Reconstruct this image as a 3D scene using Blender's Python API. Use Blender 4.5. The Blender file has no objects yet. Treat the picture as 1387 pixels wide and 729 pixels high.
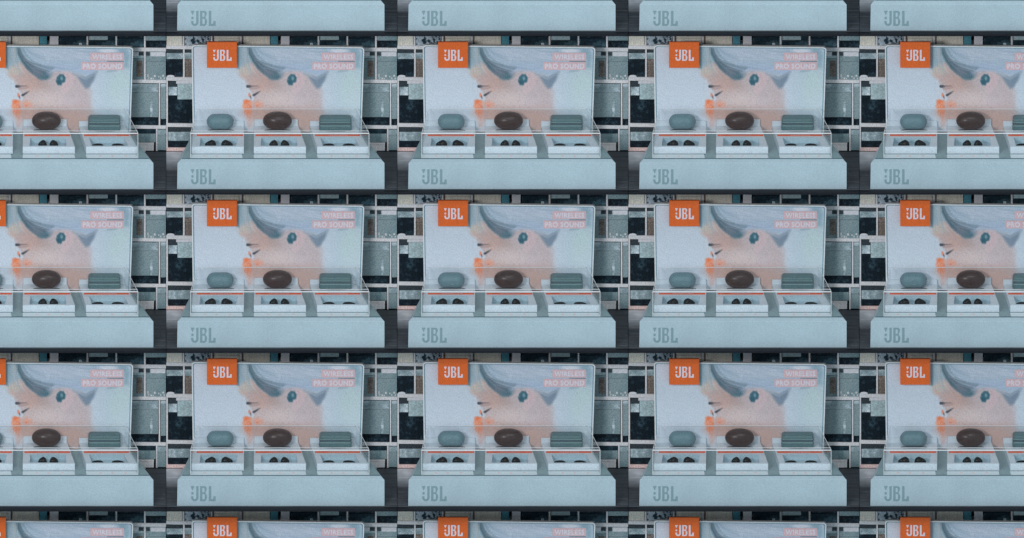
import bpy, bmesh, math, random
import numpy as np
from mathutils import Vector

# ---------------------------------------------------------------- camera, world, lights
S = 0.002                      # one design unit = 2 mm
TH = math.radians(22.0); CO, SI = math.cos(TH), math.sin(TH)
sc = bpy.context.scene
col = sc.collection
cam_d = bpy.data.cameras.new('camera'); cam = bpy.data.objects.new('camera', cam_d); col.objects.link(cam)
cam_d.type = 'ORTHO'; cam_d.ortho_scale = 1387 * S
cam_d.clip_start = 0.05; cam_d.clip_end = 60
zc = 110.5 / CO
cam.location = (0, -5 * CO, zc * S + 5 * SI)
cam.rotation_euler = (math.radians(90) - TH, 0, 0)
sc.camera = cam
w = bpy.data.worlds.new('World'); sc.world = w; w.use_nodes = True
bg = w.node_tree.nodes['Background']; bg.inputs[0].default_value = (0.80, 0.97, 1.06, 1); bg.inputs[1].default_value = 0.52
sc.view_settings.view_transform = 'Standard'; sc.view_settings.look = 'None'
sc.view_settings.exposure = 0; sc.view_settings.gamma = 1
sc.cycles.max_bounces = 8; sc.cycles.transparent_max_bounces = 16
sc.cycles.pixel_filter_type = 'BLACKMAN_HARRIS'; sc.cycles.filter_width = 1.5
KEL, KAZ, KD = math.radians(24), math.radians(-22), 12.0
ld = bpy.data.lights.new('shop_light', 'AREA'); ld.shape = 'RECTANGLE'; ld.size = 2.6; ld.size_y = 1.6
ld.energy = 545; ld.color = (1.0, 0.985, 0.99)
lo = bpy.data.objects.new('shop_light', ld); col.objects.link(lo)
dv = Vector((math.sin(KAZ) * math.cos(KEL), -math.cos(KAZ) * math.cos(KEL), math.sin(KEL)))
lo.location = Vector((0, 0.15, 0.2)) + dv * KD
lo.rotation_euler = (-dv).to_track_quat('-Z', 'Y').to_euler()

l2 = bpy.data.lights.new('added_top_fill', 'AREA'); l2.shape = 'RECTANGLE'; l2.size = 6; l2.size_y = 4; l2.energy = 300; l2.color = (.95, 1, 1)  # added fill lamp, brightens the horizontal tops
o2 = bpy.data.objects.new('added_top_fill', l2); col.objects.link(o2)
d2 = Vector((0.1, -math.cos(math.radians(50)), math.sin(math.radians(50)))).normalized()
o2.location = Vector((0, .15, .1)) + d2 * 11; o2.rotation_euler = (-d2).to_track_quat('-Z', 'Y').to_euler()
KW = (0.72, 0.78, 0.81)        # what a white surface returns here, per channel
def lin(c):
    c = c / 255.0
    return c / 12.92 if c <= 0.04045 else ((c + 0.055) / 1.055) ** 2.4
def C(r, g, b):
    q = [lin(r) / KW[0], lin(g) / KW[1], lin(b) / KW[2]]; k = min(1, .86 / max(q))
    return (q[0] * k, q[1] * k, q[2] * k, 1)

# ---------------------------------------------------------------- materials
GR = 2.6
def mat(name, rgb, rough=.55, grain=.12, gs=420, spec=.3, metal=0, big=0.0, bs=25, rgb2=None, thr=None, bump=0.0, stretch=None, coat=0):
    m = bpy.data.materials.new(name); m.use_nodes = True
    nt = m.node_tree; N = nt.nodes; Lk = nt.links; b = N['Principled BSDF']
    b.inputs['Roughness'].default_value = rough; b.inputs['Specular IOR Level'].default_value = spec
    b.inputs['Metallic'].default_value = metal
    b.inputs['Coat Weight'].default_value = coat
    tc = N.new('ShaderNodeTexCoord')
    src = tc.outputs['Object']
    if stretch:
        mp = N.new('ShaderNodeMapping'); mp.inputs['Scale'].default_value = stretch
        Lk.new(src, mp.inputs[0]); src2 = mp.outputs[0]
    else: src2 = src
    base = N.new('ShaderNodeRGB'); base.outputs[0].default_value = C(*rgb); cur = base.outputs[0]
    if rgb2:
        n = N.new('ShaderNodeTexNoise'); n.inputs['Scale'].default_value = bs; n.inputs['Detail'].default_value = 3
        Lk.new(src2, n.inputs['Vector'])
        r = N.new('ShaderNodeMapRange'); r.inputs[1].default_value = thr[0]; r.inputs[2].default_value = thr[1]
        Lk.new(n.outputs[0], r.inputs[0])
        mx = N.new('ShaderNodeMix'); mx.data_type = 'RGBA'; Lk.new(r.outputs[0], mx.inputs[0]); Lk.new(cur, mx.inputs[6])
        mx.inputs[7].default_value = C(*rgb2); cur = mx.outputs[2]
    for amp, s in ((grain * GR, gs * 1.05), (big, bs)):
        if amp <= 0: continue
        n = N.new('ShaderNodeTexNoise'); n.inputs['Scale'].default_value = s; n.inputs['Detail'].default_value = 2
        Lk.new(src2 if s == bs else src, n.inputs['Vector'])
        r = N.new('ShaderNodeMapRange'); r.inputs[1].default_value = .25; r.inputs[2].default_value = .75
        r.inputs[3].default_value = 1 - amp; r.inputs[4].default_value = 1 + amp
        Lk.new(n.outputs[0], r.inputs[0])
        vm = N.new('ShaderNodeVectorMath'); vm.operation = 'SCALE'; Lk.new(cur, vm.inputs[0]); Lk.new(r.outputs[0], vm.inputs['Scale'])
        cur = vm.outputs[0]
    Lk.new(cur, b.inputs['Base Color'])
    if bump > 0:
        n = N.new('ShaderNodeTexNoise'); n.inputs['Scale'].default_value = gs * .7; Lk.new(src, n.inputs['Vector'])
        bp = N.new('ShaderNodeBump'); bp.inputs['Strength'].default_value = bump; bp.inputs['Distance'].default_value = .001
        Lk.new(n.outputs[0], bp.inputs['Height']); Lk.new(bp.outputs[0], b.inputs['Normal'])
    return m

M = {}
M['powder'] = mat('powder_coated_grey', (143, 166, 178), .5, .075, 500, .35, big=.07, bs=9)
M['deck'] = mat('deck_grey', (122, 148, 156), .5, .12, 500, .3)
M['rim'] = mat('rim_white', (222, 234, 240), .35, .06, 400, .5)
M['white'] = mat('white_pedestal', (179, 195, 207), .45, .08, 450, .35, big=.03, bs=18)
M['well'] = mat('well_blue_grey', (144, 170, 184), .5, .10, 450, .3)
M['label'] = mat('label_strip', (188, 205, 214), .4, .08, 500, .4)
M['pink_dot'] = mat('pink_print', (200, 188, 192), .5, .1, 500)
M['orange'] = mat('orange_plastic', (203, 98, 44), .5, .07, 400, .25)
M['stripe'] = mat('orange_stripe', (240, 98, 44), .5, .12, 300, .2)
M['logo_w'] = mat('logo_white', (220, 216, 228), .5, .05, 400)
M['logo_g'] = mat('logo_grey', (106, 134, 144), .5, .12, 500)
M['pink'] = mat('pink_box_print', (196, 172, 180), .55, .07, 450)
M['txt'] = mat('white_print', (200, 202, 215), .55, .05, 450)
M['case_teal'] = mat('teal_grey_rubber', (76, 110, 120), .45, .14, 450, .3, bump=.1)
M['case_brown'] = mat('bronze_brown_gloss', (30, 12, 10), .28, .25, 420, .2)
M['case_green'] = mat('green_grey_plastic', (58, 90, 96), .42, .16, 420, .3)
M['groove'] = mat('groove_dark', (48, 72, 82), .6, .1, 400)
M['rim_shade'] = mat('rim_shade_blue_grey', (108, 142, 160), .6, .1, 400)
M['groove_d'] = mat('groove_dark_teal', (70, 98, 108), .6, .1, 400)
M['ridge'] = mat('ridge_light', (104, 138, 142), .4, .1, 400)
M['bud'] = mat('black_gloss', (2, 4, 7), .3, .1, 400, .12)
M['tip'] = mat('black_silicone', (5, 8, 12), .5, .1, 400, .1)
M['case_shadow'] = mat('painted_case_shadow', (52, 70, 80), .7, .1, 400)
M['frame'] = mat('shelf_cream', (206, 213, 220), .6, .08, 260, .2, big=.10, bs=16)
M['frame_pink'] = mat('shelf_pinkish', (206, 186, 186), .6, .1, 260, .2, big=.1, bs=20)
M['brown_edge'] = mat('brown_edge', (112, 92, 84), .7, .15, 260, .1)
M['black'] = mat('bin_black', (20, 33, 43), .6, .35, 250, .15, big=.3, bs=60, rgb2=(44, 66, 78), thr=(.52, .75))
M['darkteal'] = mat('bin_dark_teal', (30, 50, 62), .6, .3, 250, .15, big=.3, bs=45, rgb2=(64, 92, 104), thr=(.5, .75))
M['char'] = mat('bin_charcoal', (52, 63, 70), .6, .2, 250, .15)
M['teal'] = mat('bin_teal_grey', (142, 166, 174), .5, .14, 250, .25, big=.3, bs=22, stretch=(1.8, 1, .7), rgb2=(92, 118, 127), thr=(.36, .7))
M['teal_l'] = mat('bin_light_teal', (158, 184, 192), .5, .12, 250, .25, big=.14, bs=30)
M['tealblue'] = mat('teal_binder', (78, 140, 160), .5, .12, 250, .25)
M['greyband'] = mat('bin_grey_band', (134, 158, 168), .5, .14, 250, .25, big=.3, bs=40, rgb2=(176, 194, 204), thr=(.5, .7))
M['brown'] = mat('bin_brown', (112, 106, 102), .6, .25, 250, .1, big=.2, bs=60)
M['cream'] = mat('carton_cream', (218, 220, 212), .65, .08, 260, .1, big=.12, bs=60, stretch=(3, 1, .4))
M['wlabel'] = mat('label_white', (214, 222, 232), .5, .05, 260)
M['wbox'] = mat('carton_white', (212, 218, 224), .6, .08, 260, big=.08, bs=30)
M['mottle'] = mat('mottled_bag', (164, 182, 196), .6, .1, 250, .2, bs=120, rgb2=(28, 52, 66), thr=(.47, .56))
M['bits'] = mat('pale_chips', (196, 206, 210), .5, .1, 250)
M['back'] = mat('rack_back_dark', (24, 38, 47), .8, .2, 250, .1)
M['edge'] = mat('polished_edge_highlight', (222, 232, 240), .2, .04, 300, .6)  # highlights along the cover's polished edges, put into a white colour
M['wallm'] = mat('dark_wall', (24, 34, 42), .8, .2, 100, .1)

def plank_mat():
    m = mat('dark_plank', (58, 65, 72), .5, .22, 300, .3, big=.4, bs=30, stretch=(.25, 2.5, 1))
    nt = m.node_tree; N = nt.nodes; Lk = nt.links; b = N['Principled BSDF']
    cur = b.inputs['Base Color'].links[0].from_socket
    # paler towards the back left of each table
    tc = N.new('ShaderNodeTexCoord'); sx = N.new('ShaderNodeSeparateXYZ'); Lk.new(tc.outputs['Object'], sx.inputs[0])
    n = N.new('ShaderNodeTexNoise'); n.inputs['Scale'].default_value = 22; Lk.new(tc.outputs['Object'], n.inputs['Vector'])
    rx = N.new('ShaderNodeMapRange'); rx.inputs[1].default_value = 60 * S; rx.inputs[2].default_value = 14 * S; Lk.new(sx.outputs[0], rx.inputs[0])
    ry = N.new('ShaderNodeMapRange'); ry.inputs[1].default_value = 74 * S; ry.inputs[2].default_value = 128 * S; Lk.new(sx.outputs[1], ry.inputs[0])
    mu = N.new('ShaderNodeMath'); mu.operation = 'MULTIPLY'; Lk.new(rx.outputs[0], mu.inputs[0]); Lk.new(ry.outputs[0], mu.inputs[1])
    rn = N.new('ShaderNodeMapRange'); rn.inputs[1].default_value = .3; rn.inputs[2].default_value = .65; rn.inputs[3].default_value = .7; rn.inputs[4].default_value = 1; Lk.new(n.outputs[0], rn.inputs[0])
    m2 = N.new('ShaderNodeMath'); m2.operation = 'MULTIPLY'; Lk.new(mu.outputs[0], m2.inputs[0]); Lk.new(rn.outputs[0], m2.inputs[1])
    mx = N.new('ShaderNodeMix'); mx.data_type = 'RGBA'; Lk.new(m2.outputs[0], mx.inputs[0]); Lk.new(cur, mx.inputs[6]); mx.inputs[7].default_value = C(206, 216, 228)
    Lk.new(mx.outputs[2], b.inputs['Base Color'])
    return m
M['plank'] = plank_mat()
M['tedge'] = mat('table_edge_shadow_dark', (22, 26, 33), .6, .25, 300, .15)  # dark table edge, and the shadow painted along its front

def acrylic():
    m = bpy.data.materials.new('clear_acrylic'); m.use_nodes = True
    N = m.node_tree.nodes; Lk = m.node_tree.links; N.clear()
    o = N.new('ShaderNodeOutputMaterial'); t = N.new('ShaderNodeBsdfTransparent'); t.inputs[0].default_value = (.988, .995, .995, 1)
    g = N.new('ShaderNodeBsdfGlossy'); g.inputs['Roughness'].default_value = .08
    lw = N.new('ShaderNodeLayerWeight'); lw.inputs[0].default_value = .5
    pw = N.new('ShaderNodeMath'); pw.operation = 'POWER'; pw.inputs[1].default_value = 5; Lk.new(lw.outputs['Facing'], pw.inputs[0])
    f = N.new('ShaderNodeMath'); f.operation = 'MULTIPLY_ADD'; f.inputs[1].default_value = .4; f.inputs[2].default_value = .004; Lk.new(pw.outputs[0], f.inputs[0])
    d = N.new('ShaderNodeBsdfDiffuse'); d.inputs[0].default_value = (.75, .82, .86, 1)
    a = N.new('ShaderNodeMixShader'); a.inputs[0].default_value = .01; Lk.new(t.outputs[0], a.inputs[1]); Lk.new(d.outputs[0], a.inputs[2])
    b = N.new('ShaderNodeMixShader'); Lk.new(f.outputs[0], b.inputs[0]); Lk.new(a.outputs[0], b.inputs[1]); Lk.new(g.outputs[0], b.inputs[2])
    Lk.new(b.outputs[0], o.inputs[0]); return m
M['acrylic'] = acrylic()

def poster_mat():
    m = mat('poster_print', (200, 200, 200), .45, .07, 450, .3)
    N = m.node_tree.nodes; Lk = m.node_tree.links
    at = N.new('ShaderNodeAttribute'); at.attribute_name = 'print'
    for n in N:
        if n.type == 'VECT_MATH': Lk.new(at.outputs['Color'], n.inputs[0])
    return m
M['poster'] = poster_mat()

# ---------------------------------------------------------------- mesh helpers (design units, tile-local coordinates)
def zv(v, y): return (211 - v - SI * y) / CO

class MB:
    def __init__(s): s.bm = bmesh.new()
    def prism(s, pts, dirv, bev=0, seg=1):
        """pts: planar loop of 3-D points, extruded by dirv"""
        bm = s.bm; a = [bm.verts.new(p) for p in pts]; b = [bm.verts.new((p[0] + dirv[0], p[1] + dirv[1], p[2] + dirv[2])) for p in pts]
        n = len(pts); fs = [bm.faces.new(a), bm.faces.new(b[::-1])]
        for i in range(n): fs.append(bm.faces.new((a[i], b[i], b[(i + 1) % n], a[(i + 1) % n])))
        bmesh.ops.recalc_face_normals(bm, faces=fs)
        if bev > 0:
            es = list({e for f in fs for e in f.edges})
            bmesh.ops.bevel(bm, geom=es, offset=bev, segments=seg, affect='EDGES', profile=.5, clamp_overlap=True)
        return s
    def hexa(s, q0, q1, bev=0, seg=1):
        """two quads (bottom, top), each 4 points in the same winding"""
        bm = s.bm; a = [bm.verts.new(p) for p in q0]; b = [bm.verts.new(p) for p in q1]
        fs = [bm.faces.new(a), bm.faces.new(b[::-1])]
        for i in range(4): fs.append(bm.faces.new((a[i], b[i], b[(i + 1) % 4], a[(i + 1) % 4])))
        bmesh.ops.recalc_face_normals(bm, faces=fs)
        if bev > 0:
            es = list({e for f in fs for e in f.edges})
            bmesh.ops.bevel(bm, geom=es, offset=bev, segments=seg, affect='EDGES', profile=.5, clamp_overlap=True)
        return s
    def box(s, x0, x1, y0, y1, z0, z1, bev=0, seg=1):
        return s.hexa([(x0, y0, z0), (x1, y0, z0), (x1, y1, z0), (x0, y1, z0)], [(x0, y0, z1), (x1, y0, z1), (x1, y1, z1), (x0, y1, z1)], bev, seg)
    def lathe(s, prof, c, n=28, sy=1, sz=1):
        """profile (x, r) turned about the x axis through c"""
        bm = s.bm; rings = []
        for (x, r) in prof:
            if r < 1e-6: rings.append([bm.verts.new((c[0] + x, c[1], c[2]))])
            else: rings.append([bm.verts.new((c[0] + x, c[1] + r * sy * math.cos(t), c[2] + r * sz * math.sin(t))) for t in (2 * math.pi * i / n for i in range(n))])
        fs = []
        for A, B in zip(rings, rings[1:]):
            for i in range(n):
                j = (i + 1) % n
                if len(A) == 1: fs.append(bm.faces.new((A[0], B[i], B[j])))
                elif len(B) == 1: fs.append(bm.faces.new((A[i], B[0], A[j])))
                else: fs.append(bm.faces.new((A[i], B[i], B[j], A[j])))
        for f in fs: f.smooth = True
        bmesh.ops.recalc_face_normals(bm, faces=fs)
        return s
    def disc(s, cx, cy, z, rx, ry, h, n=28):
        return s.prism([(cx + rx * math.cos(2 * math.pi * i / n), cy + ry * math.sin(2 * math.pi * i / n), z) for i in range(n)], (0, 0, h))

protos = {}
def finish(bm_or_mesh, name, matname, base):
    if isinstance(bm_or_mesh, MB):
        me = bpy.data.meshes.new(name); bm_or_mesh.bm.to_mesh(me); bm_or_mesh.bm.free()
    else: me = bm_or_mesh
    n = len(me.vertices); co = np.empty(n * 3, dtype=np.float32); me.vertices.foreach_get('co', co)
    co = (co.reshape(-1, 3) - np.array(base, dtype=np.float32)) * S
    me.vertices.foreach_set('co', co.ravel()); me.materials.clear(); me.materials.append(M[matname]); me.update()
    return me

def curve_mesh(loops, y, depth):
    """filled flat shape with holes; loops in (x, z); extruded towards the viewer"""
    cu = bpy.data.curves.new('c', 'CURVE'); cu.dimensions = '2D'; cu.fill_mode = 'BOTH'; cu.extrude = depth / 2
    for L in loops:
        sp = cu.splines.new('POLY'); sp.points.add(len(L) - 1); sp.use_cyclic_u = True
        for p, q in zip(sp.points, L): p.co = (q[0], q[1], 0, 1)
    ob = bpy.data.objects.new('c', cu); col.objects.link(ob)
    me = bpy.data.meshes.new_from_object(ob.evaluated_get(bpy.context.evaluated_depsgraph_get()))
    bpy.data.objects.remove(ob)
    for v in me.vertices: v.co = (v.co.x, y - v.co.z, v.co.y)
    return me

def text_mesh(body, x0, x1, z0, z1, y, depth, bold=.045):
    cu = bpy.data.curves.new('t', 'FONT'); cu.body = body; cu.size = 1; cu.offset = bold; cu.extrude = .01; cu.space_character = 1.12; cu.resolution_u = 3
    ob = bpy.data.objects.new('t', cu); col.objects.link(ob)
    me = bpy.data.meshes.new_from_object(ob.evaluated_get(bpy.context.evaluated_depsgraph_get()))
    bpy.data.objects.remove(ob)
    xs = [v.co.x for v in me.vertices]; ys = [v.co.y for v in me.vertices]
    a, b, c, d = min(xs), max(xs), min(ys), max(ys)
    for v in me.vertices:
        v.co = (x0 + (v.co.x - a) / (b - a) * (x1 - x0), y - (v.co.z / .01) * depth / 2, z0 + (v.co.y - c) / (d - c) * (z1 - z0))
    return me

def logo_mesh(x0, x1, z0, z1, y, depth):
    W, H = 546., 315.
    def arc(cx, cy, rx, ry, a0, a1, n=10): return [(cx + rx * math.cos(math.radians(a0 + (a1 - a0) * i / n)), cy + ry * math.sin(math.radians(a0 + (a1 - a0) * i / n))) for i in range(n + 1)]
    # y grows downwards here
    tri = [(0, 0), (82, 0), (41, 92)]
    dot = arc(40, 150, 27, 27, 0, 342, 19)
    J = [(122, 0), (172, 0), (172, 240)] + arc(92, 240, 80, 75, 0, 180)[1:] + [(12, 212), (56, 212), (60, 240)] + arc(91, 240, 31, 33, 180, 0)[1:]
    B = [(206, 0), (300, 0)] + arc(300, 55, 52, 55, -90, 40) + [(322, 148)] + arc(300, 225, 58, 90, -30, 90) + [(206, 315)]
    h1 = [(256, 36), (288, 36)] + arc(288, 62, 16, 26, -90, 0) + [(304, 100)] + arc(288, 106, 16, 22, 0, 90) + [(256, 128)]
    h2 = [(256, 164), (290, 164)] + arc(290, 192, 18, 28, -90, 0) + [(308, 250)] + arc(290, 252, 18, 26, 0, 90) + [(256, 278)]
    Lp = [(398, 0), (450, 0), (450, 274), (482, 274), (500, 250), (500, 215), (546, 215), (546, 315), (398, 315)]
    loops = [[(x0 + p[0] / W * (x1 - x0), z1 - p[1] / H * (z1 - z0)) for p in L] for L in (tri, dot, J, B, h1, h2, Lp)]
    return curve_mesh(loops, y, depth)

# ---------------------------------------------------------------- poster print
def poster_mesh(x0, x1, v0, v1, y):
    nx, ny = int((x1 - x0) * 1.25), int((v1 - v0) * 1.25)
    X, V = np.meshgrid(np.linspace(x0, x1, nx + 1), np.linspace(v0, v1, ny + 1))
    rng = np.random.RandomState(4)
    img = np.zeros(X.shape + (3,))
    def ss(a, b, t): t = np.clip((t - a) / (b - a), 0, 1); return t * t * (3 - 2 * t)
    def put(c, m):
        nonlocal img
        m = np.clip(m, 0, 1)[..., None]; img = img * (1 - m) + np.array(c, float) * m
    def ell(cx, cv, rx, rv, soft=.3, rot=0):
        a = math.radians(rot); dx = X - cx; dv_ = V - cv
        u = (dx * math.cos(a) + dv_ * math.sin(a)) / rx; w_ = (-dx * math.sin(a) + dv_ * math.cos(a)) / rv
        return 1 - ss(1 - soft, 1 + soft, np.sqrt(u * u + w_ * w_))
    def poly(pts, soft=1.5):
        ins = np.zeros(X.shape, bool); dist = np.full(X.shape, 1e9); n = len(pts)
        for i in range(n):
            (ax, ay), (bx, by) = pts[i], pts[(i + 1) % n]
            c = ((ay > V) != (by > V)) & (X < (bx - ax) * (V - ay) / ((by - ay) or 1e-9) + ax); ins ^= c
            L2 = (bx - ax) ** 2 + (by - ay) ** 2
            t = np.clip(((X - ax) * (bx - ax) + (V - ay) * (by - ay)) / L2, 0, 1)
            dist = np.minimum(dist, np.hypot(X - ax - t * (bx - ax), V - ay - t * (by - ay)))
        sd = np.where(ins, dist, -dist); return ss(-soft, soft, sd)
    def stroke(pts, w0, w1, soft=1.0):
        m = np.zeros(X.shape); n = len(pts) - 1
        for i in range(n):
            (ax, ay), (bx, by) = pts[i], pts[i + 1]
            t = np.clip(((X - ax) * (bx - ax) + (V - ay) * (by - ay)) / ((bx - ax) ** 2 + (by - ay) ** 2), 0, 1)
            d = np.hypot(X - ax - t * (bx - ax), V - ay - t * (by - ay)); ww = w0 + (w1 - w0) * (i + t) / n
            m = np.maximum(m, 1 - ss(ww - soft, ww + soft, d))
        return m
    img[:] = (180, 196, 211)
    put((188, 196, 210), .8 - .8 * ss(14, 60, V + (X - 36) * .3))
    put((170, 191, 207), ss(200, 240, X))
    put((172, 198, 198), .6 * ell(252, 72, 18, 30, .6))
    put((176, 196, 210), .5 * ell(262, 100, 22, 30, .7))
    skin = (178, 171, 176)
    face = [(98, 44), (101, 50), (107, 57), (109.5, 65), (111, 70), (114, 73), (117, 78), (116, 86), (113, 92), (115, 98), (113, 104), (118, 112), (122, 135), (212, 135), (214, 112), (212, 92), (213, 74), (200, 48), (150, 36), (112, 30)]
    put(skin, poly(face, 2.4) * (1 - ss(194, 222, X)))
    put((182, 176, 184), poly([(150, 78), (200, 84), (208, 104), (208, 118), (160, 110), (140, 92)], 12) * .7)
    put((174, 164, 168), .6 * ell(203, 92, 9, 24, .8))
    put(skin, .75 * poly([(190, 74), (208, 72), (212, 104), (212, 130), (190, 130)], 7) * (1 - ss(192, 218, X)) )
    put((164, 148, 147), .8 * ell(136, 62, 22, 9, .8, 25))
    put((180, 158, 154), .8 * ell(128, 64, 15, 8, .7, 20))
    put((186, 158, 148), .6 * ell(104, 53, 6, 4, .6, 40))
    put((178, 152, 148), .7 * ell(118, 104, 14, 8, .8))
    put((176, 146, 136), .75 * ell(188, 114, 24, 14, .9))
    put((178, 150, 142), .7 * ell(150, 105, 36, 9, .7))
    put((184, 184, 176), .7 * ell(107, 45, 10, 7, .7))
    put((196, 186, 186), .7 * ell(150, 86, 22, 12, .8))
    # hair
    put((146, 174, 190), poly([(96, 10), (96, 40), (102, 41), (112, 36), (120, 38), (112, 10)], 4))
    put((116, 152, 168), .8 * stroke([(98, 12), (97.5, 28), (98, 42)], 3, 2, 2.5))
    put((172, 188, 200), .5 * stroke([(107, 14), (108, 30), (112, 42)], 2, 1.5, 2))
    hair = [(112, 10), (118, 28), (128, 42), (140, 51), (150, 53), (160, 47), (172, 46), (186, 49), (200, 54), (214, 52), (222, 44), (232, 34), (262, 30), (262, 10)]
    put((156, 178, 197), poly(hair, 4.2))
    put((176, 190, 207), .75 * poly([(130, 14), (200, 12), (215, 30), (190, 34), (150, 32)], 9))
    put((158, 178, 206), .6 * stroke([(150, 42), (180, 42), (215, 47)], 5, 4, 4))
    put((118, 146, 162), .75 * stroke([(118, 16), (124, 26), (132, 34), (146, 40), (160, 41)], 1.3, .8, 1.6))
    put((120, 140, 156), .6 * stroke([(130, 40), (140, 43), (152, 46)], 1.2, .7, 1.3))
    put((128, 152, 168), .55 * stroke([(122, 15), (132, 25), (150, 32)], .9, .6, 1.3))
    put((76, 112, 126), .95 * stroke([(112, 12), (115, 24), (120, 33), (127, 41), (135, 48), (143, 53)], 2.0, 4.0, 2.6))
    put((108, 112, 124), .6 * stroke([(133, 44), (140, 50), (146, 52)], 3, 4, 3))
    base_sw = np.array([(112, 12), (115, 24), (120, 33), (127, 41), (135, 48), (144, 53)], float)
    put((78, 102, 116), .9 * poly([(110, 12), (113, 12), (118, 24), (126, 34), (136, 42), (150, 47), (154, 52), (150, 58), (141, 56), (132, 51), (124, 44), (117, 33), (112, 22)], 2.2))
    put((104, 114, 128), .6 * poly([(126, 38), (140, 45), (150, 48), (146, 55), (134, 50)], 2.2))
    for k in range(46):      # single strands following the sweep over the temple
        o_ = rng.uniform(0, 1); shf = np.array([[0, 0], [1, -.4], [3, -1.6], [6, -4], [10, -7], [16, -9]]) * o_ * 1.25
        q = [tuple(p) for p in base_sw + shf]
        put([(70, 104, 118), (104, 128, 144), (176, 192, 208), (96, 104, 120)][k % 4], rng.uniform(.2, .55) * (1 - .4 * o_) * (.55 if k % 4 == 2 else 1) * stroke(q, .25, .45, .6))
    for k in range(26):      # front lock and hairline wisps
        xx = rng.uniform(96, 112); put([(112, 146, 160), (176, 190, 196), (150, 140, 136)][k % 3], .3 * stroke([(xx, 12), (xx - 1, 26), (xx + rng.uniform(-2, 5), rng.uniform(38, 52))], .3, .3, .7))
    put((70, 106, 120), .95 * ell(148, 54.3, 8.4, 4.6, .6, -6))
    put((112, 122, 138), .5 * ell(139, 50, 9, 4, .7, 30))
    put((182, 150, 140), .6 * stroke([(116, 36), (121, 46), (128, 54), (138, 60)], .9, .9, 1.6))
    put((204, 190, 186), .5 * stroke([(114, 36), (119, 47), (126, 56)], .4, .4, .9))
    put((120, 138, 158), .6 * ell(155, 50, 5, 3.5, .7))
    for k in range(90):          # fine strands
        a = rng.uniform(0, 1); xx = rng.uniform(118, 250)
        v_ = 15 + a * 28
        pts = [(xx, v_), (xx + 16, v_ + rng.uniform(1, 5)), (xx + 34, v_ + rng.uniform(2, 6))]
        if k % 2: put((132, 158, 180), .32 * stroke(pts, .35, .3, .8) * poly(hair, 3))
        else: put((190, 204, 222), .36 * stroke(pts, .35, .3, .8) * poly(hair, 3))
    # ends of the hair behind the ear
    put((112, 132, 152), .95 * poly([(192, 53), (204, 55), (219, 48), (215, 60), (209, 69), (204, 71), (198, 63)], 2.8))
    put((150, 168, 184), .6 * stroke([(186, 50), (204, 58), (220, 48)], 1.4, 1, 1.6))
    # ear and the earbud
    put((194, 177, 184), .7 * poly([(174, 48), (183, 48), (188, 55), (187, 64), (181, 72), (176, 78), (171, 76), (172, 68), (176, 56)], 2.4))
    put((180, 158, 166), .7 * stroke([(178, 52), (182, 56), (181, 63), (175, 70)], .8, .6, 1.2))
    put((60, 102, 118), poly([(165, 55), (169, 51), (174, 51.5), (177, 56), (176, 62), (172.5, 63), (171, 66.5), (166, 66), (163.5, 61)], .9))
    put((120, 158, 170), .8 * ell(171.6, 57, 1.7, 2.2, .5))
    put((40, 78, 94), .6 * ell(168, 62, 2.4, 2.2, .5))
    # brow, lashes, nose, lips
    put((48, 62, 74), stroke([(110.5, 67.8), (114.5, 67.8)], 2.0, 1.5, .8))
    put((112, 104, 108), .85 * stroke([(114, 67.8), (118, 67.3), (124.5, 67.2)], 1.1, .6, .7))
    put((182, 196, 210), .9 * ell(108, 74, 5, 4, .5))
    put((140, 118, 118), .5 * stroke([(114, 70.5), (120, 70.5), (126, 69)], 1.4, .8, 1.6))
    put((54, 66, 78), stroke([(118.6, 79.8), (122.5, 77.4), (127, 74.6)], 1.6, .8, .8))
    put((190, 160, 148), .5 * ell(129, 74, 5, 2.2, .6, -30))
    put((206, 122, 92), .85 * ell(113, 79.5, 1.6, 3, .5, -15))
    put((70, 80, 94), .8 * ell(114.6, 82.5, .9, 2.3, .5, -15))
    put((182, 198, 214), .9 * ell(117.5, 84, 1.8, 3, .6))
    put((206, 148, 128), .75 * ell(125, 92, 6.5, 4, .6, 10))
    put((196, 108, 84), .8 * ell(123.4, 94, 1.8, .9, .6))
    bl = rng.normal(0, 1, (ny // 2 + 2, nx // 2 + 2)); bl = np.kron(bl, np.ones((2, 2)))[:ny + 1, :nx + 1]
    put((196, 142, 120), np.clip(bl - .6, 0, 1) * .35 * poly([(98, 46), (140, 58), (150, 130), (112, 130), (114, 90)], 8))
    put((150, 138, 146), np.clip(-bl - .8, 0, 1) * .25 * poly(face, 3))
    # raised fingers
    put((208, 138, 112), .9 * poly([(105, 86), (115, 86.5), (115.5, 96), (115, 104), (108, 106), (103.5, 95)], 1.8))
    spk = rng.rand(*X.shape)
    put((224, 168, 140), (spk > .72) * .6 * ell(109.5, 97, 6, 10, .4)); put((190, 100, 64), (spk < .22) * .6 * ell(110, 96, 6, 12, .5))
    put((208, 112, 74), .8 * ell(109, 88.5, 3.4, 2.5, .6))
    put((200, 130, 106), .75 * ell(112, 104, 3.6, 6, .7))
    put((196, 150, 138), .5 * ell(113, 115, 4, 9, .7))
    # paler top corner around the words
    put((124, 158, 174), .75 * stroke([(252, 16), (260, 26), (259, 40)], 4, 3, 4))
    put((204, 212, 224), .8 * ell(234, 19.5, 12, 2.6, .5))
    put((140, 164, 178), .8 * stroke([(234, 47.5), (246, 46.5)], 1.2, .8, 1.4))
    put((90, 112, 126), .9 * stroke([(233, 33.8), (255, 34)], .5, .8, .6))
    # the print's own pale margin
    g = rng.normal(0, 5, X.shape + (1,)); img = np.clip(img + g, 0, 255)
    t = img / 255; L_ = np.where(t <= .04045, t / 12.92, ((t + .055) / 1.055) ** 2.4) / np.array(KW)
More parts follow.
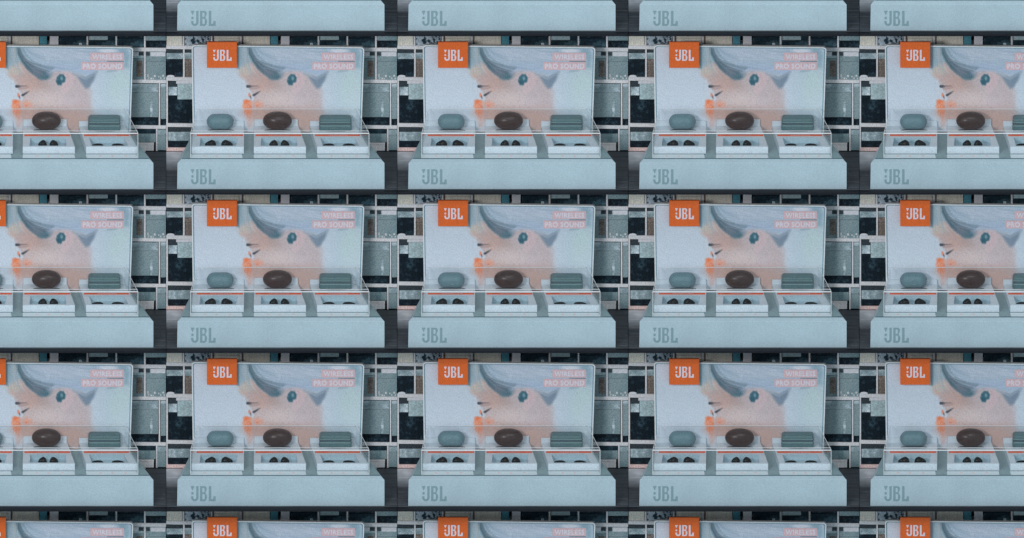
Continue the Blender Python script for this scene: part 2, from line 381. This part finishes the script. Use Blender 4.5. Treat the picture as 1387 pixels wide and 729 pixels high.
    verts = np.stack([X, np.full(X.shape, y), zv(V, y)], -1).reshape(-1, 3)
    idx = np.arange((nx + 1) * (ny + 1)).reshape(ny + 1, nx + 1)
    faces = np.stack([idx[:-1, :-1], idx[1:, :-1], idx[1:, 1:], idx[:-1, 1:]], -1).reshape(-1, 4)
    me = bpy.data.meshes.new('poster'); me.from_pydata(verts.tolist(), [], faces.tolist())
    ca = me.color_attributes.new('print', 'FLOAT_COLOR', 'POINT')
    rgba = np.concatenate([L_.reshape(-1, 3), np.ones((L_.shape[0] * L_.shape[1], 1))], 1).astype(np.float32)
    ca.data.foreach_set('color', rgba.ravel()); return me

# ---------------------------------------------------------------- prototypes: (base, [(name, mesh, parent index or None, label)])
def proto(key, base, parts, desc, cat, group, ext):
    P = []
    for p in parts:
        nm, geo, mt = p[0], p[1], p[2]; par = p[3] if len(p) > 3 else None; lab = p[4] if len(p) > 4 else None
        P.append((nm, finish(geo, nm, mt, base), par, lab))
    protos[key] = dict(base=base, parts=P, desc=desc, cat=cat, group=group, ext=ext)

ROWS = ['top', 'second', 'third', 'fourth', 'bottom']; COLS = ['far left', 'second', 'middle', 'fourth', 'far right']
XB = [-88, 225, 538, 851, 1164]; VB = [264 - 2 * 214.6 + 0.0, 264 - 214.6, 264, 264 + 214.6, 264 + 429.2]
def place(key, name, r, c):
    p = protos[key]; b = p['base']; x0, x1, v0, v1 = p['ext']
    if XB[c] + x1 < 1 or XB[c] + x0 > 1386 or VB[r] + v1 < 1 or VB[r] + v0 > 728: return None
    e = bpy.data.objects.new(name, None); col.objects.link(e); e.empty_display_size = .02
    e.location = ((XB[c] - 693.5 + b[0]) * S, b[1] * S, (b[2] - (VB[r] - 264) / CO) * S)
    e['label'] = f"{p['desc']}, {ROWS[r]} row, {COLS[c]} column"; e['category'] = p['cat']; e['group'] = p['group']
    obs = []
    for (nm, me, par, lab) in p['parts']:
        o = bpy.data.objects.new(nm, me); col.objects.link(o); o.parent = e if par is None else obs[par]
        if lab: o['label'] = lab
        obs.append(o)
    return e

FULL = (0, 313, 0, 215)
# table of dark planks
TB = (156.5, 73, 0)
ys = [8.7, 17, 35, 61, 83, 113, 147]
parts = [('table_frame', MB().box(.2, 312.8, .4, 146.5, -3.8, -2.3), 'tedge')]
parts.append(('front_shadow_strip', MB().box(.2, 312.8, 0, 8.6, -2.2, -.1, .3), 'tedge'))  # front strip coloured dark as the shadow under the base
for a, b in zip(ys, ys[1:]): parts.append(('plank', MB().box(.2, 312.8, a + .45, b - .45, -2.2, -.15 + .3 * ((a * 7) % 3) / 3, .35), 'plank'))
proto('table', (0, 0, 0), parts, 'dark plank table under the white display stand', 'table', 'dark plank tables', (0, 313, 156, 215))

# the display stand
parts = []
xl0, xr0 = 14.7, 295.9      # front, foot
prof = [(15 * SI / SI, 0)]
YF, ZD, YD, YP = 10.7, 42.0, 16.0, 112.0
zt = zv(171.3, YF)
def rowpts(xl, xr, y, z): return [(xl, y, z), (xr, y, z)]
bmx = MB(); bm = bmx.bm
R = [((14.7, YF, .0), (295.9, YF, .0)), ((15.3, YF, zt), (295.9, YF, zt)), ((20.5, YD, ZD), (290.8, YD, ZD)), ((37, 113.5, ZD), (262.5, 113.5, ZD)), ((37, 118, ZD), (262.5, 118, ZD)), ((37, 118, 0), (262.5, 118, 0))]
vs = [[bm.verts.new(p) for p in q] for q in R]
fs = [bm.faces.new((vs[i][0], vs[i][1], vs[i + 1][1], vs[i + 1][0])) for i in range(5)]
fs.append(bm.faces.new((vs[5][0], vs[5][1], vs[0][1], vs[0][0])))
fs.append(bm.faces.new([q[0] for q in vs])); fs.append(bm.faces.new([q[1] for q in vs]))
bmesh.ops.recalc_face_normals(bm, faces=fs)
bmesh.ops.bevel(bm, geom=list(bm.edges), offset=.45, segments=2, affect='EDGES', profile=.5)
parts.append(('base', bmx, 'powder'))                                                   # 0
parts.append(('deck_sheet', MB().hexa([(21.6, 17, ZD + .05), (289.7, 17, ZD + .05), (264, 111, ZD + .05), (35.6, 111, ZD + .05)], [(21.6, 17, ZD + .3), (289.7, 17, ZD + .3), (264, 111, ZD + .3), (35.6, 111, ZD + .3)]), 'deck'))   # 1
parts.append(('base_lettering', logo_mesh(33.2, 67, zv(200.3, YF), zv(180, YF), YF - .12, .3), 'logo_g', 0))   # 2
parts.append(('deck_groove', MB().box(21.4, 289.9, 16.0, 18.3, ZD + .35, ZD + .5), 'groove_d', 0))
# back panel with rounded top corners
def panel_loop(ins, y):
    pts = []
    BL = (36.2 + ins, ZD + .3); BR = (264.6 - ins, ZD + .3)
    TLx, TLv, TRx, TRv = 34.6 + ins, 11.6, 268.3 - ins, 14.4
    zl, zr_ = zv(TLv, y) - ins, zv(TRv, y) - ins; r = 4.2 - ins * .6
    pts += [BR]
    for i in range(7):
        a = math.radians(90 * i / 6); pts.append((TRx - r + r * math.cos(a), zr_ - r + r * math.sin(a)))
    for i in range(7):
        a = math.radians(90 + 90 * i / 6); pts.append((TLx + r + r * math.cos(a), zl - r + r * math.sin(a)))
    pts.append(BL); return pts
lp = panel_loop(0, YP)
parts.append(('back_panel', MB().prism([(x, YP, z) for x, z in lp], (0, 4.5, 0), .3), 'rim'))   # 3
inn = panel_loop(1.5, YP)
gr = curve_mesh([panel_loop(1.5, YP), panel_loop(2.9, YP)], YP - .2, .3)
parts.append(('rim_shadow', gr, 'rim_shade', 3))  # shade inside the raised rim, painted as a darker ring
rim = curve_mesh([lp, inn], YP - .65, 1.1)
parts.append(('rim', rim, 'rim', 3))                                                      # 4
parts.append(('poster', poster_mesh(36.9, 265.2, 14.9, 129.5, YP - .12), 'poster', 3, 'printed portrait of a pale haired person in profile with a dark earbud'))   # 5
def vbox(x0, x1, v0, v1, y0, y1, bev=0): return MB().box(x0, x1, y0, y1, zv(v1, y0), zv(v0, y0), bev)
parts.append(('caption_box', vbox(210.3, 255.8, 22.2, 32.9, YP - .5, YP - .2), 'pink', 3))
parts.append(('caption_box', vbox(198, 255.6, 34.8, 45.5, YP - .5, YP - .2), 'pink', 3))
parts.append(('caption_lettering', text_mesh('WIRELESS', 212.8, 253.6, zv(31.2, YP), zv(24, YP), YP - .6, .15, .045), 'txt', 3))
parts.append(('caption_lettering', text_mesh('PRO SOUND', 200, 253.8, zv(43.8, YP), zv(36.5, YP), YP - .6, .15, .045), 'txt', 3))
k = len(parts)
parts.append(('brand_sign', MB().box(55.3, 96, 103.6, 107.2, zv(42.8, 103.6), zv(7.8, 103.6), .4, 2), 'orange'))
parts.append(('sign_lettering', logo_mesh(63.3, 88.9, zv(33, 103.6), zv(18.1, 103.6), 103.45, .3), 'logo_w', k))
parts.append(('sign_mount', MB().box(66, 86, 107.3, 111.2, zv(34, 107.3), zv(18, 107.3)), 'rim', k))
# three pedestals: (front x0,x1), (x at the back), well, stripe
peds = [((35, 105.2), (37.2, 105.8), (45.2, 94.8), (46.8, 97.4), (41.3, 104.2), 74, (33, 103.5)),
        ((118.8, 189.4), (119.3, 178.8), (128, 178), (129.2, 176.8), (121, 183.2), 151, (118.8, 189.6)),
        ((204.6, 273.8), (194.5, 256.5), (212.2, 261.8), (208.8, 256.2), (202, 262.8), 229, (205.5, 275))]
YL, ZT = 34.0, 52.6
for (f0, f1), (b0, b1), (w0, w1), (wb0, wb1), (s0, s1), cx, (l0, l1) in peds:
    def xa(y, f, b): return f + (b - f) * (y - YL) / (111.6 - YL)
    z0 = ZD + .3; ya, yb = 37.5, 67.5
    mb = MB(); bm = mb.bm
    k = len(parts)
    # body as four blocks round the well, and the floor of the well
    def blk(xa0, xa1, y0, xb0, xb1, y1, za, zb): mb.hexa([(xa0, y0, za), (xa1, y0, za), (xb1, y1, za), (xb0, y1, za)], [(xa0, y0, zb), (xa1, y0, zb), (xb1, y1, zb), (xb0, y1, zb)])
    blk(f0, f1, YL, xa(ya, f0, b0), xa(ya, f1, b1), ya, z0, ZT)
    blk(xa(yb, f0, b0), xa(yb, f1, b1), yb, b0, b1, 111.3, z0, ZT)
    blk(xa(ya, f0, b0), w0, ya, xa(yb, f0, b0), wb0, yb, z0, ZT)
    blk(w1, xa(ya, f1, b1), ya, wb1, xa(yb, f1, b1), yb, z0, ZT)
    bmesh.ops.remove_doubles(bm, verts=bm.verts, dist=.001)
    # inner duplicate faces out
    seen = {}
    for f in list(bm.faces):
        kf = tuple(sorted(v.index for v in f.verts)) if False else frozenset(f.verts)
        seen.setdefault(kf, []).append(f)
    for q in seen.values():
        if len(q) > 1: bmesh.ops.delete(bm, geom=q, context='FACES_ONLY')
    bmesh.ops.recalc_face_normals(bm, faces=bm.faces)
    parts.append(('pedestal', mb, 'white'))
    mb = MB(); blk(w0 - .0, w1, ya, wb0, wb1, yb, z0, 45.0)
    mb.hexa([(wb0 + .0, yb - .4, 45.02), (wb1, yb - .4, 45.02), (wb1, yb - .1, 45.02), (wb0, yb - .1, 45.02)], [(wb0, yb - .4, ZT - .1), (wb1, yb - .4, ZT - .1), (wb1, yb - .1, ZT - .1), (wb0, yb - .1, ZT - .1)])
    parts.append(('well', mb, 'well', k))
    parts.append(('ledge', MB().box(b0 + .3, b1 - .3, 108.6, 111.2, ZT + .02, 59.5 if cx != 151 else 62, .3), 'white', k))
    mb = MB(); blk(s0, s1, 72.5, s0 - (.6 if cx > 200 else 0), s1 - (.6 if cx > 100 else 0), 78, ZT + .02, ZT + .3)
    parts.append(('accent_stripe', mb, 'stripe', k))
    # tiny pale lettering on the stripe, too small to read
    mb = MB(); rr = random.Random(cx)
    x = s0 + (s1 - s0) * .3
    while x < s0 + (s1 - s0) * .74:
        ww = rr.uniform(.7, 1.7); mb.box(x, x + ww, 74.2, 76.2, ZT + .32, ZT + .4); x += ww + rr.uniform(.5, 1.2)
    parts.append(('stripe_print', mb, 'pink', k))
    parts.append(('case_shadow', MB().disc(cx + (0 if cx != 229 else 1), 92.5, ZT + .02, 18, 4.2, .5), 'case_shadow', k))  # dark disc painted as the case's shadow on the pedestal
    kk = len(parts)
    sh = 2 if cx > 200 else .8
    parts.append(('strip_gap', MB().box(f0 - 1, f1 - .5, 30.6, 33.9, ZD + .33, ZD + .45), 'groove_d', k))
    parts.append(('label_strip', MB().hexa([(l0, 18.3, ZD + .35), (l1, 18.3, ZD + .35), (l1 - sh, 30.4, ZD + .35), (l0 + (0 if cx != 229 else -1.5), 30.4, ZD + .35)], [(l0, 18.3, ZD + 1), (l1, 18.3, ZD + 1), (l1 - sh, 30.4, ZD + 1), (l0 + (0 if cx != 229 else -1.5), 30.4, ZD + 1)]), 'label'))
    for t in (.27, .5, .76):
        parts.append(('price_dot', MB().disc(l0 + (l1 - l0) * t, 24.5, ZD + 1.02, 2.0, 3.2, .12, 10), 'pink_dot', kk))
proto('stand', (155, 60, 0), parts, 'pale grey display stand with orange sign and portrait panel', 'display stand', 'pale grey display stands', (14, 296, 6, 208))

# clear cover over the front of the stand
FY, FZ0, FZ1, BY, BZ = 17.6, 42.4, zv(131, 17.6), 105.0, zv(97.8, 105.0)
fl, fr, bl, br = 33.0, 275.0, 42.0, 257.5; t = .9
parts = [('front_pane', MB().box(fl + 1, fr - 1, FY, FY + t, FZ0, FZ1 - 1.0), 'acrylic'),
         ('top_pane', MB().hexa([(fl + 1, FY + 1.3, FZ1 - 1), (fr - 1, FY + 1.3, FZ1 - 1), (br - 1, BY - 1.2, BZ - 1), (bl + 1, BY - 1.2, BZ - 1)], [(fl + 1, FY + 1.3, FZ1), (fr - 1, FY + 1.3, FZ1), (br - 1, BY - 1.2, BZ), (bl + 1, BY - 1.2, BZ)]), 'acrylic'),
         ('side_pane', MB().hexa([(fl, FY + 1, FZ0), (fl + t, FY + 1, FZ0), (bl + t, BY, FZ0), (bl, BY, FZ0)], [(fl, FY + 1, FZ1 - 1.1), (fl + t, FY + 1, FZ1 - 1.1), (bl + t, BY, BZ - 1.1), (bl, BY, BZ - 1.1)]), 'acrylic'),
         ('side_pane', MB().hexa([(fr - t, FY + 1, FZ0), (fr, FY + 1, FZ0), (br, BY, FZ0), (br - t, BY, FZ0)], [(fr - t, FY + 1, FZ1 - 1.1), (fr, FY + 1, FZ1 - 1.1), (br, BY, BZ - 1.1), (br - t, BY, BZ - 1.1)]), 'acrylic')]
def bar(p, q, wy, wz): 
    return [[(p[0], p[1], p[2]), (q[0], q[1], q[2]), (q[0], q[1] + wy, q[2]), (p[0], p[1] + wy, p[2])], [(p[0], p[1], p[2] + wz), (q[0], q[1], q[2] + wz), (q[0], q[1] + wy, q[2] + wz), (p[0], p[1] + wy, p[2] + wz)]]
parts.append(('polished_edge', MB().hexa(*bar((fl, FY - .1, FZ1 - .95), (fr, FY - .1, FZ1 - .95), 1.3, 1.0)), 'edge'))
parts.append(('polished_edge', MB().hexa(*bar((fl + .8, FY + 7.2, FZ1 + .03), (fr - .8, FY + 7.2, FZ1 + .03), .9, .35)), 'edge'))
parts.append(('polished_edge', MB().hexa(*bar((bl + 6, BY - 1.1, BZ - .5), (br - 2, BY - 1.1, BZ - .5), .9, .5)), 'edge'))
def rail(x0, x1, sgn):
    a = [(x0, FY + 1.3, FZ1 - .9), (x0 + sgn * .55, FY + 1.3, FZ1 - .9), (x1 + sgn * .55, BY, BZ - .9), (x1, BY, BZ - .9)]
    return MB().hexa(a, [(p[0], p[1], p[2] + .85) for p in a])
parts.append(('polished_edge', rail(fl - .1, bl - .1, 1), 'edge'))
parts.append(('polished_edge', rail(fr + .1, br + .1, -1), 'edge'))
parts.append(('polished_edge', MB().box(fr - .5, fr + .1, FY, FY + .9, FZ0, FZ1 - 1), 'edge'))
parts.append(('polished_edge', MB().box(fl - .1, fl + .4, FY, FY + .9, FZ0, FZ1 - 1), 'edge'))
proto('cover', (154, 60, 42), parts, 'clear acrylic cover over the three charging cases', 'cover', 'clear acrylic covers', (33, 275, 97, 166))

# charging cases
def cap_prof(hw, r, e=2.0, n=12):
    pts = [(-hw, 0)]
    for i in range(1, n + 1):
        a = math.pi / 2 * i / n; pts.append((-(hw - r) - r * math.cos(a), r * math.sin(a)))
    return pts + [(-x, q) for x, q in pts[::-1]]
r1 = 10.6; cz = ZT + .5 + r1; cy = (211 - 115.5 - CO * cz) / SI
parts = [('case_body', MB().lathe(cap_prof(18.3, r1), (73.3, cy, cz), 36), 'case_teal'),
         ('lid_seam', MB().prism([(73.3 + math.copysign(7.7, math.cos(a)) + (r1 + .06) * math.cos(a), cy + (r1 + .06) * math.sin(a), cz + 2) for a in [2 * math.pi * i / 40 + .01 for i in range(40)]], (0, 0, .2)), 'case_teal'),
         ('indicator', MB().box(72.6, 76.4, cy - r1 - .05, cy - r1 + 1, cz - 2.4, cz - 1.6, .2), 'ridge')]
# keep the seam just inside the curve at its height
proto('case1', (73.3, cy, ZT), parts, 'teal grey pill-shaped charging case on left pedestal', 'charging case', 'teal grey charging cases', (55, 92, 104, 127))
rz, ry, rx = 12.6, 12.2, 19.8; cz = ZT + .5 + rz; cy = (211 - 114.1 - CO * cz) / SI
def egg(n=26, p=2.15):
    q = []
    for i in range(n + 1):
        a = math.pi * i / n; c = -math.cos(a); s_ = math.sin(a)
        q.append((math.copysign(abs(c) ** (2 / p), c) * rx, (max(s_, 0) ** (2 / p)) if 0 < i < n else 0))
    return q
bt = MB().lathe([(x, q * ry) for x, q in egg()], (150.8, cy, cz), 40, 1, rz / ry)
parts = [('case_body', bt, 'case_brown'),
         ('lid_seam', MB().prism([(150.8 + (rx + .03) * math.cos(a), cy + (ry + .05) * math.sin(a), cz - .3) for a in [2 * math.pi * i / 40 for i in range(40)]], (0, 0, .25)), 'tip')]
proto('case2', (150.8, cy, ZT), parts, 'glossy dark brown egg-shaped charging case on middle pedestal', 'charging case', 'brown charging cases', (131, 171, 101, 127))
x0, x1 = 207.2, 251.4; y0, y1 = 88.6, 107.6; zb = ZT + .55; zt3 = zb + 18
parts = [('case_body', MB().box(x0, x1, y0, y1, zb, zb + 9.2, 2.6, 3), 'case_green'),
         ('lid', MB().box(x0 + .2, x1 - .2, y0 + .2, y1 - .2, zb + 9.7, zt3, 4.2, 4), 'case_green'),
         ('seam', MB().box(x0 + .9, x1 - .9, y0 + .9, y1 - .9, zb + 8.0, zb + 11, .5), 'groove'),
         ('ridge', MB().box(x0 + 1.4, x1 - 1.4, y0 - .35, y0 + 3, zb + 12.3, zb + 13.1, .3), 'ridge'),
         ('ridge', MB().box(x0 + 1.4, x1 - 1.4, y0 - .45, y0 + 3, zb + 7.2, zb + 8.2, .3), 'ridge')]
proto('case3', (229.3, 98, ZT), parts, 'boxy ribbed green grey charging case on right pedestal', 'charging case', 'green grey charging cases', (207, 252, 102, 127))

# earbuds standing in the wells
def bud(xa, xb, vt, point, tri=0, yc=50):
    zt_ = zv(vt, yc); z0 = 45.05; hw = (xb - xa) / 2; cx = (xa + xb) / 2; h = (zt_ - z0)
    n = 22; prof = []
    for i in range(n + 1):
        a = math.pi * i / n; u = -math.cos(a); s_ = math.sin(a) if 0 < i < n else 0
        s_ = s_ ** (.85 if not tri else 1.25)
        wv = 1 + .45 * u * (-point); prof.append((u * hw, s_ * min(wv, 1.12)))
    m = max(q for _, q in prof)
    prof = [(x, q / m * h * .5) for x, q in prof]
    mb = MB().lathe(prof, (cx, yc, z0 + h * .38), 24, .95 if h > 8 else 1.4, 1.24)
    q_ = min(1, h / 11); tip = MB().lathe([(-1.6 * q_, 0), (-1.6 * q_, 1.4 * q_), (0, 2.0 * q_), (1.5 * q_, 1.7 * q_), (2.2 * q_, 0)], (cx + point * hw * .4, yc + h * .45, z0 + 2.1 * q_), 14)
    shine = MB().lathe([(-1, 0), (-.5, .5), (.5, .5), (1, 0)], (cx - hw * .45, yc - h * .43, z0 + h * .66), 8)  # painted glint, a paler spot on the black shell
    return [('shell', mb, 'bud'), ('ear_tip', tip, 'tip'), ('painted_glint', shine, 'groove')]
bl_ = [(52.4, 67.8, 140.3, -1, 0, 'left', 'left'), (74.6, 90.4, 140.3, 1, 0, 'right', 'left'),
       (139.6, 151.6, 140.6, -.5, 1, 'left', 'middle'), (155, 167, 140.6, .5, 1, 'right', 'middle'),
       (212, 228.2, 145.2, -.2, 0, 'left', 'right'), (239, 256.2, 145.2, .2, 0, 'right', 'right')]
for i, (xa, xb, vt, pt, tri, side, ped) in enumerate(bl_):
    kind = {'left': 'round', 'middle': 'peaked', 'right': 'low flat'}[ped]
    proto(f'bud{i}', ((xa + xb) / 2, 50, 45), bud(xa, xb, vt, pt, tri), f'{kind} black earbud, {side} one in the {ped} pedestal', 'earbud', f'{kind} black earbuds', (xa, xb, vt, 149))

# shelving rack behind each display
YR = 147.6; RD = 24
def zr(v): return zv(v, YR)
parts = []
def slab(xa, xb, va0, va1, vb0, vb1, y0=YR, y1=YR + RD, bev=.3):
    return MB().hexa([(xa, y0, zr(va1)), (xb, y0, zr(vb1)), (xb, y1, zr(vb1)), (xa, y1, zr(va1))], [(xa, y0, zr(va0)), (xb, y0, zr(vb0)), (xb, y1, zr(vb0)), (xa, y1, zr(va0))], bev)
def hv(a, b, x): return a + (b - a) * x / 313
bands = [((12.6, 17.3), (15.8, 20.8)), ((55.3, 60.2), (59.3, 63.8)), ((118, 122.8), (121.2, 125.6))]
for (a0, a1), (b0, b1) in bands: parts.append(('shelf_board', slab(.1, 312.9, a0, a1, b0, b1), 'frame'))
parts.append(('shelf_board', slab(.1, 262, 151, 155.6, 151, 155.6), 'frame_pink', None, 'pinkish bottom board'))
posts = [(22.3, 24.7, 0), (60.5, 62.6, 0), (99.2, 102.6, 0), (205.2, 207.6, 0), (244.4, 246.6, 0), (283, 285.3, 0),
         (22.9, 25.2, 1), (283, 285.4, 1), (.2, 2.4, 2), (303, 305, 2), (.2, 2.2, 3), (299.2, 301.4, 3)]
lim = [(-58, (12.6, 15.8)), ((17.3, 20.8), (55.3, 59.3)), ((60.2, 63.8), (118, 121.2)), ((122.8, 125.6), (151, 155.6))]
for (xa, xb, row) in posts:
    t_, b_ = lim[row]; xm = (xa + xb) / 2
    tv = t_ if not isinstance(t_, tuple) else hv(*t_, xm); bv = hv(*b_, xm)
    parts.append(('upright', MB().box(xa, xb, YR + .3, YR + RD - .5, zr(bv - .05), zr(tv + .05), .2), 'frame'))
parts.append(('divider', MB().box(62.8, 64.6, YR + .6, YR + RD - .5, zr(12.9), zr(-50), .2), 'brown_edge', None, 'brown divider'))
parts.append(('divider', MB().box(102.7, 104, YR + .6, YR + RD - .5, zr(13.2), zr(-50), .2), 'brown_edge', None, 'brown divider'))
parts.append(('back_board', MB().box(.1, 312.9, YR + RD + .2, YR + RD + 2, .2, 222), 'back'))
proto('rack', (156, YR, 0), parts, 'cream shelving rack behind the display', 'shelving', 'cream shelving racks', (0, 313, 0, 156))

def item(key, parts, desc, cat, group, bias=0):
    ps = []; xs = [p[1] for p in parts] + [p[2] for p in parts]; vs_ = [p[3] for p in parts] + [p[4] for p in parts]
    for (nm, xa, xb, va, vb, mt, dy) in parts:
        y0 = YR + 1.2 + bias - dy
        z1, z0 = zv(va, y0), zv(vb, y0)
        bev = min(.5, (xb - xa) * .2, (z1 - z0) * .2)
        ps.append((nm, MB().box(xa, xb, y0, YR + 20 if dy == 0 else YR + 2.4 + bias, z0, z1, bev, 2), mt))
    base = ((min(xs) + max(xs)) / 2, YR + 8, zr(max(vs_)))
    proto(key, base, ps, desc, cat, group, (min(xs), max(xs), max(0, min(vs_)), max(vs_)))
T = -14
items = [
 ([('carton_body', .6, 21.8, -4, 12.4, 'cream', 0), ('lid', .5, 21.9, T, -4.3, 'cream', .2)], 'cream carton at the left end of top shelf', 'carton', 'cream cartons', 0),
 ([('bag_body', 25.4, 60, -3, 12.7, 'mottle', 0), ('fold', 27, 58, T, -3.3, 'mottle', .3)], 'black and white mottled packet on top shelf', 'packet', 'mottled packets', 0),
 ([('carton_body', 65.2, 98.8, 3, 13.1, 'cream', 0), ('lid', 65, 99, T, 2.7, 'cream', .3)], 'cream carton on top shelf behind orange sign', 'carton', 'cream cartons', 0),
 ([('carton_body', 104.6, 140.6, -2, 13.5, 'cream', 0), ('lid', 104.4, 140.8, T, -2.3, 'cream', .3)], 'wide cream carton on top shelf beside teal binder', 'carton', 'cream cartons', 0),
 ([('cover_board', 141.4, 151.6, T, 13.7, 'tealblue', 0), ('spine_band', 141.6, 151.4, -8, -5, 'teal', .3)], 'narrow teal binder on top shelf above the poster', 'binder', 'teal binders', 0),
 ([('carton_body', 155.4, 167.2, -5, 13.9, 'wlabel', 0), ('lid', 155.2, 167.4, T, -5.3, 'wlabel', .3)], 'narrow pale carton on top shelf right of binder', 'carton', 'pale cartons', 0),
 ([('bin_body', 168.6, 204.8, 1, 14.3, 'darkteal', 0), ('rim', 168.4, 205, T, .7, 'black', .3), ('tag', 195, 199, 9, 13.2, 'greyband', .6)], 'dark teal bin right of the narrow pale carton', 'bin', 'dark storage bins', 0),
 ([('bin_body', 208, 244, 5.4, 14.8, 'darkteal', 0), ('label_band', 208.6, 234, -3, 5.1, 'teal_l', .5), ('rim', 208, 244, T, 5.1, 'darkteal', .1)], 'dark bin with pale label band on top shelf', 'bin', 'dark storage bins', 0),
 ([('bin_body', 247, 282.6, 3, 15.2, 'darkteal', 0), ('rim', 246.9, 282.8, T, 2.7, 'black', .2)], 'plain dark bin on top shelf above captions', 'bin', 'dark storage bins', 0),
 ([('bin_body', 285.8, 312.6, 6, 15.6, 'black', 0), ('upper_band', 285.7, 312.7, T, 5.8, 'teal', .3)], 'black bin with teal upper band, top shelf end', 'bin', 'dark storage bins', 0),
 ([('bin_body', .6, 22.5, 31, 55, 'black', 0), ('lid', .5, 22.6, 17.8, 22.6, 'char', .2), ('band', .5, 22.6, 22.8, 30.8, 'greyband', .3)], 'black bin with grey band, second shelf left', 'bin', 'black storage bins', 1),
 ([('bin_body', 25.5, 60, 30.8, 55.2, 'brown', 0), ('lid', 25.4, 60, 17.8, 22.2, 'char', .2), ('band', 25.4, 60, 22.4, 30.6, 'greyband', .3)], 'brown bin with grey band beside display panel', 'bin', 'brown storage bins', 1),
 ([('bin_body', 240, 282.7, 30, 58.8, 'teal', 0), ('lid', 240, 282.8, 20.9, 29.8, 'teal_l', .2), ('tag', 266, 275.6, 21.3, 26.6, 'wlabel', .7), ('dark_square', 276, 282.4, 21.3, 26.2, 'char', .7), ('front_window', 273, 281, 33, 55, 'brown', .5)], 'teal grey bin beside panel on second shelf', 'bin', 'teal grey storage bins', 1),  # small dark square beside the white tag
 ([('bin_body', 285.8, 312.7, 34, 58.9, 'teal', 0), ('lid', 285.7, 312.8, 20.9, 33.8, 'teal', .2), ('tag', 291.8, 312, 21.5, 27.2, 'wlabel', .7), ('dark_square', 286, 291, 21.5, 26.4, 'char', .7)] + [('chip', x, x + wd, v, v + h, 'bits', .9) for x, wd, v, h in ((287.5, 2.2, 51.5, 3.4), (288.6, 1.6, 55.8, 1.6), (291.5, 2.4, 56.4, 1.8), (296.3, 2.8, 52.4, 3.2), (295, 1.6, 56.6, 1.4), (302, 2, 53.8, 2), (305, 1.6, 55.2, 2.6), (307.6, 2.8, 52.2, 2.6), (309.6, 2, 56, 1.8))], 'teal grey bin of pale chips, second shelf right', 'bin', 'teal grey storage bins', 1),
 ([('bin_body', 2.8, 60, 80.5, 117.8, 'black', 0), ('upper_body', 2.8, 60, 61, 80.2, 'char', .05), ('band', 2.9, 15, 68.5, 80, 'greyband', .4), ('tag', 15.4, 36, 64.6, 85.5, 'teal_l', .8), ('tag_header', 13.6, 36, 60.6, 64.4, 'wlabel', .9)], 'large black bin with hanging pale tag, third shelf', 'bin', 'black storage bins', 1),
 ([('bin_body', 240, 302.4, 76, 109.6, 'teal', 0), ('lid', 240, 302.5, 64.4, 75.8, 'greyband', .2), ('lower_body', 240, 302.5, 109.8, 120.8, 'black', .2), ('side_strip', 291, 295, 78, 109, 'greyband', .4)], 'large teal grey bin with black foot, third shelf', 'bin', 'teal grey storage bins', 1),
 ([('bin_body', 305.6, 312.7, 70, 112, 'teal', 0), ('lid', 305.5, 312.8, 64.5, 69.8, 'greyband', .2), ('lower_body', 305.5, 312.8, 112.2, 120.9, 'black', .2)], 'narrow teal grey bin at third shelf right end', 'bin', 'teal grey storage bins', 1),
 ([('bin_body', 2.8, 60, 129.6, 141.6, 'greyband', 0), ('lid', 2.7, 60, 123.4, 129.4, 'char', .2), ('lower_body', 2.7, 60, 141.8, 150.6, 'black', .2)], 'grey banded bin low behind display left side', 'bin', 'grey banded bins', 1),
 ([('bin_body', 240, 298.8, 132, 143.6, 'teal', 0), ('lid', 240, 298.9, 126.2, 131.8, 'darkteal', .2)], 'teal grey bin with dark lid, lowest shelf', 'bin', 'teal grey storage bins', 1),
 ([('carton_body', 272, 296.4, 147, 155, 'wbox', 0), ('lid', 271.8, 296.6, 144.2, 146.8, 'wbox', .3)], 'small white carton under the lowest bin', 'carton', 'small white cartons', 1),
 ([('bin_body', 301.8, 312.7, 134, 154.4, 'teal', 0), ('lid', 301.7, 312.8, 126.3, 133.8, 'greyband', .2)], 'narrow teal bin at lowest shelf right end', 'bin', 'teal grey storage bins', 1),
]
for i, (ps, d, cat, g, bias) in enumerate(items):
    item(f'item{i}', ps, d, cat, g, bias)
# small pale dome lying in front of the black bin
proto('dish', (5, YR + .6, zr(55)), [('bowl', MB().lathe([(-5.2, 0), (-4.8, .8), (-3.3, 1.7), (0, 2.2), (3.3, 1.7), (4.8, .8), (5.2, 0)], (6.2, YR - .3, zr(54)), 16, .35, 1), 'wlabel'), ('rim', MB().box(.8, 11.6, YR - .8, YR + .4, zr(55.3), zr(54.6), .2), 'frame')], 'small pale dish on second shelf, left end', 'dish', 'small pale dishes', (0, 12, 51, 56))

# ---------------------------------------------------------------- the wall behind, then every bay
wm = finish(MB().box(-140, 1440, YR + RD + 6, YR + RD + 12, -520, 660), 'wall', 'wallm', (693.5, 0, 0))
wo = bpy.data.objects.new('wall', wm); col.objects.link(wo); wo['kind'] = 'structure'
for r in range(5):
    for c in range(5):
        place('table', 'plank_table', r, c)
        place('stand', 'display_stand', r, c)
        place('cover', 'acrylic_cover', r, c)
        if r > 0:
            place('rack', 'shelving_rack', r, c)
            for i, it in enumerate(items):
                nm = {'bin': 'storage_bin', 'carton': 'carton', 'packet': 'mottled_packet', 'binder': 'binder'}[it[2]]
                place(f'item{i}', nm, r, c)
            place('dish', 'dish', r, c)
        for kx in (1, 2, 3): place(f'case{kx}', 'charging_case', r, c)
        for kx in range(6): place(f'bud{kx}', 'earbud', r, c)
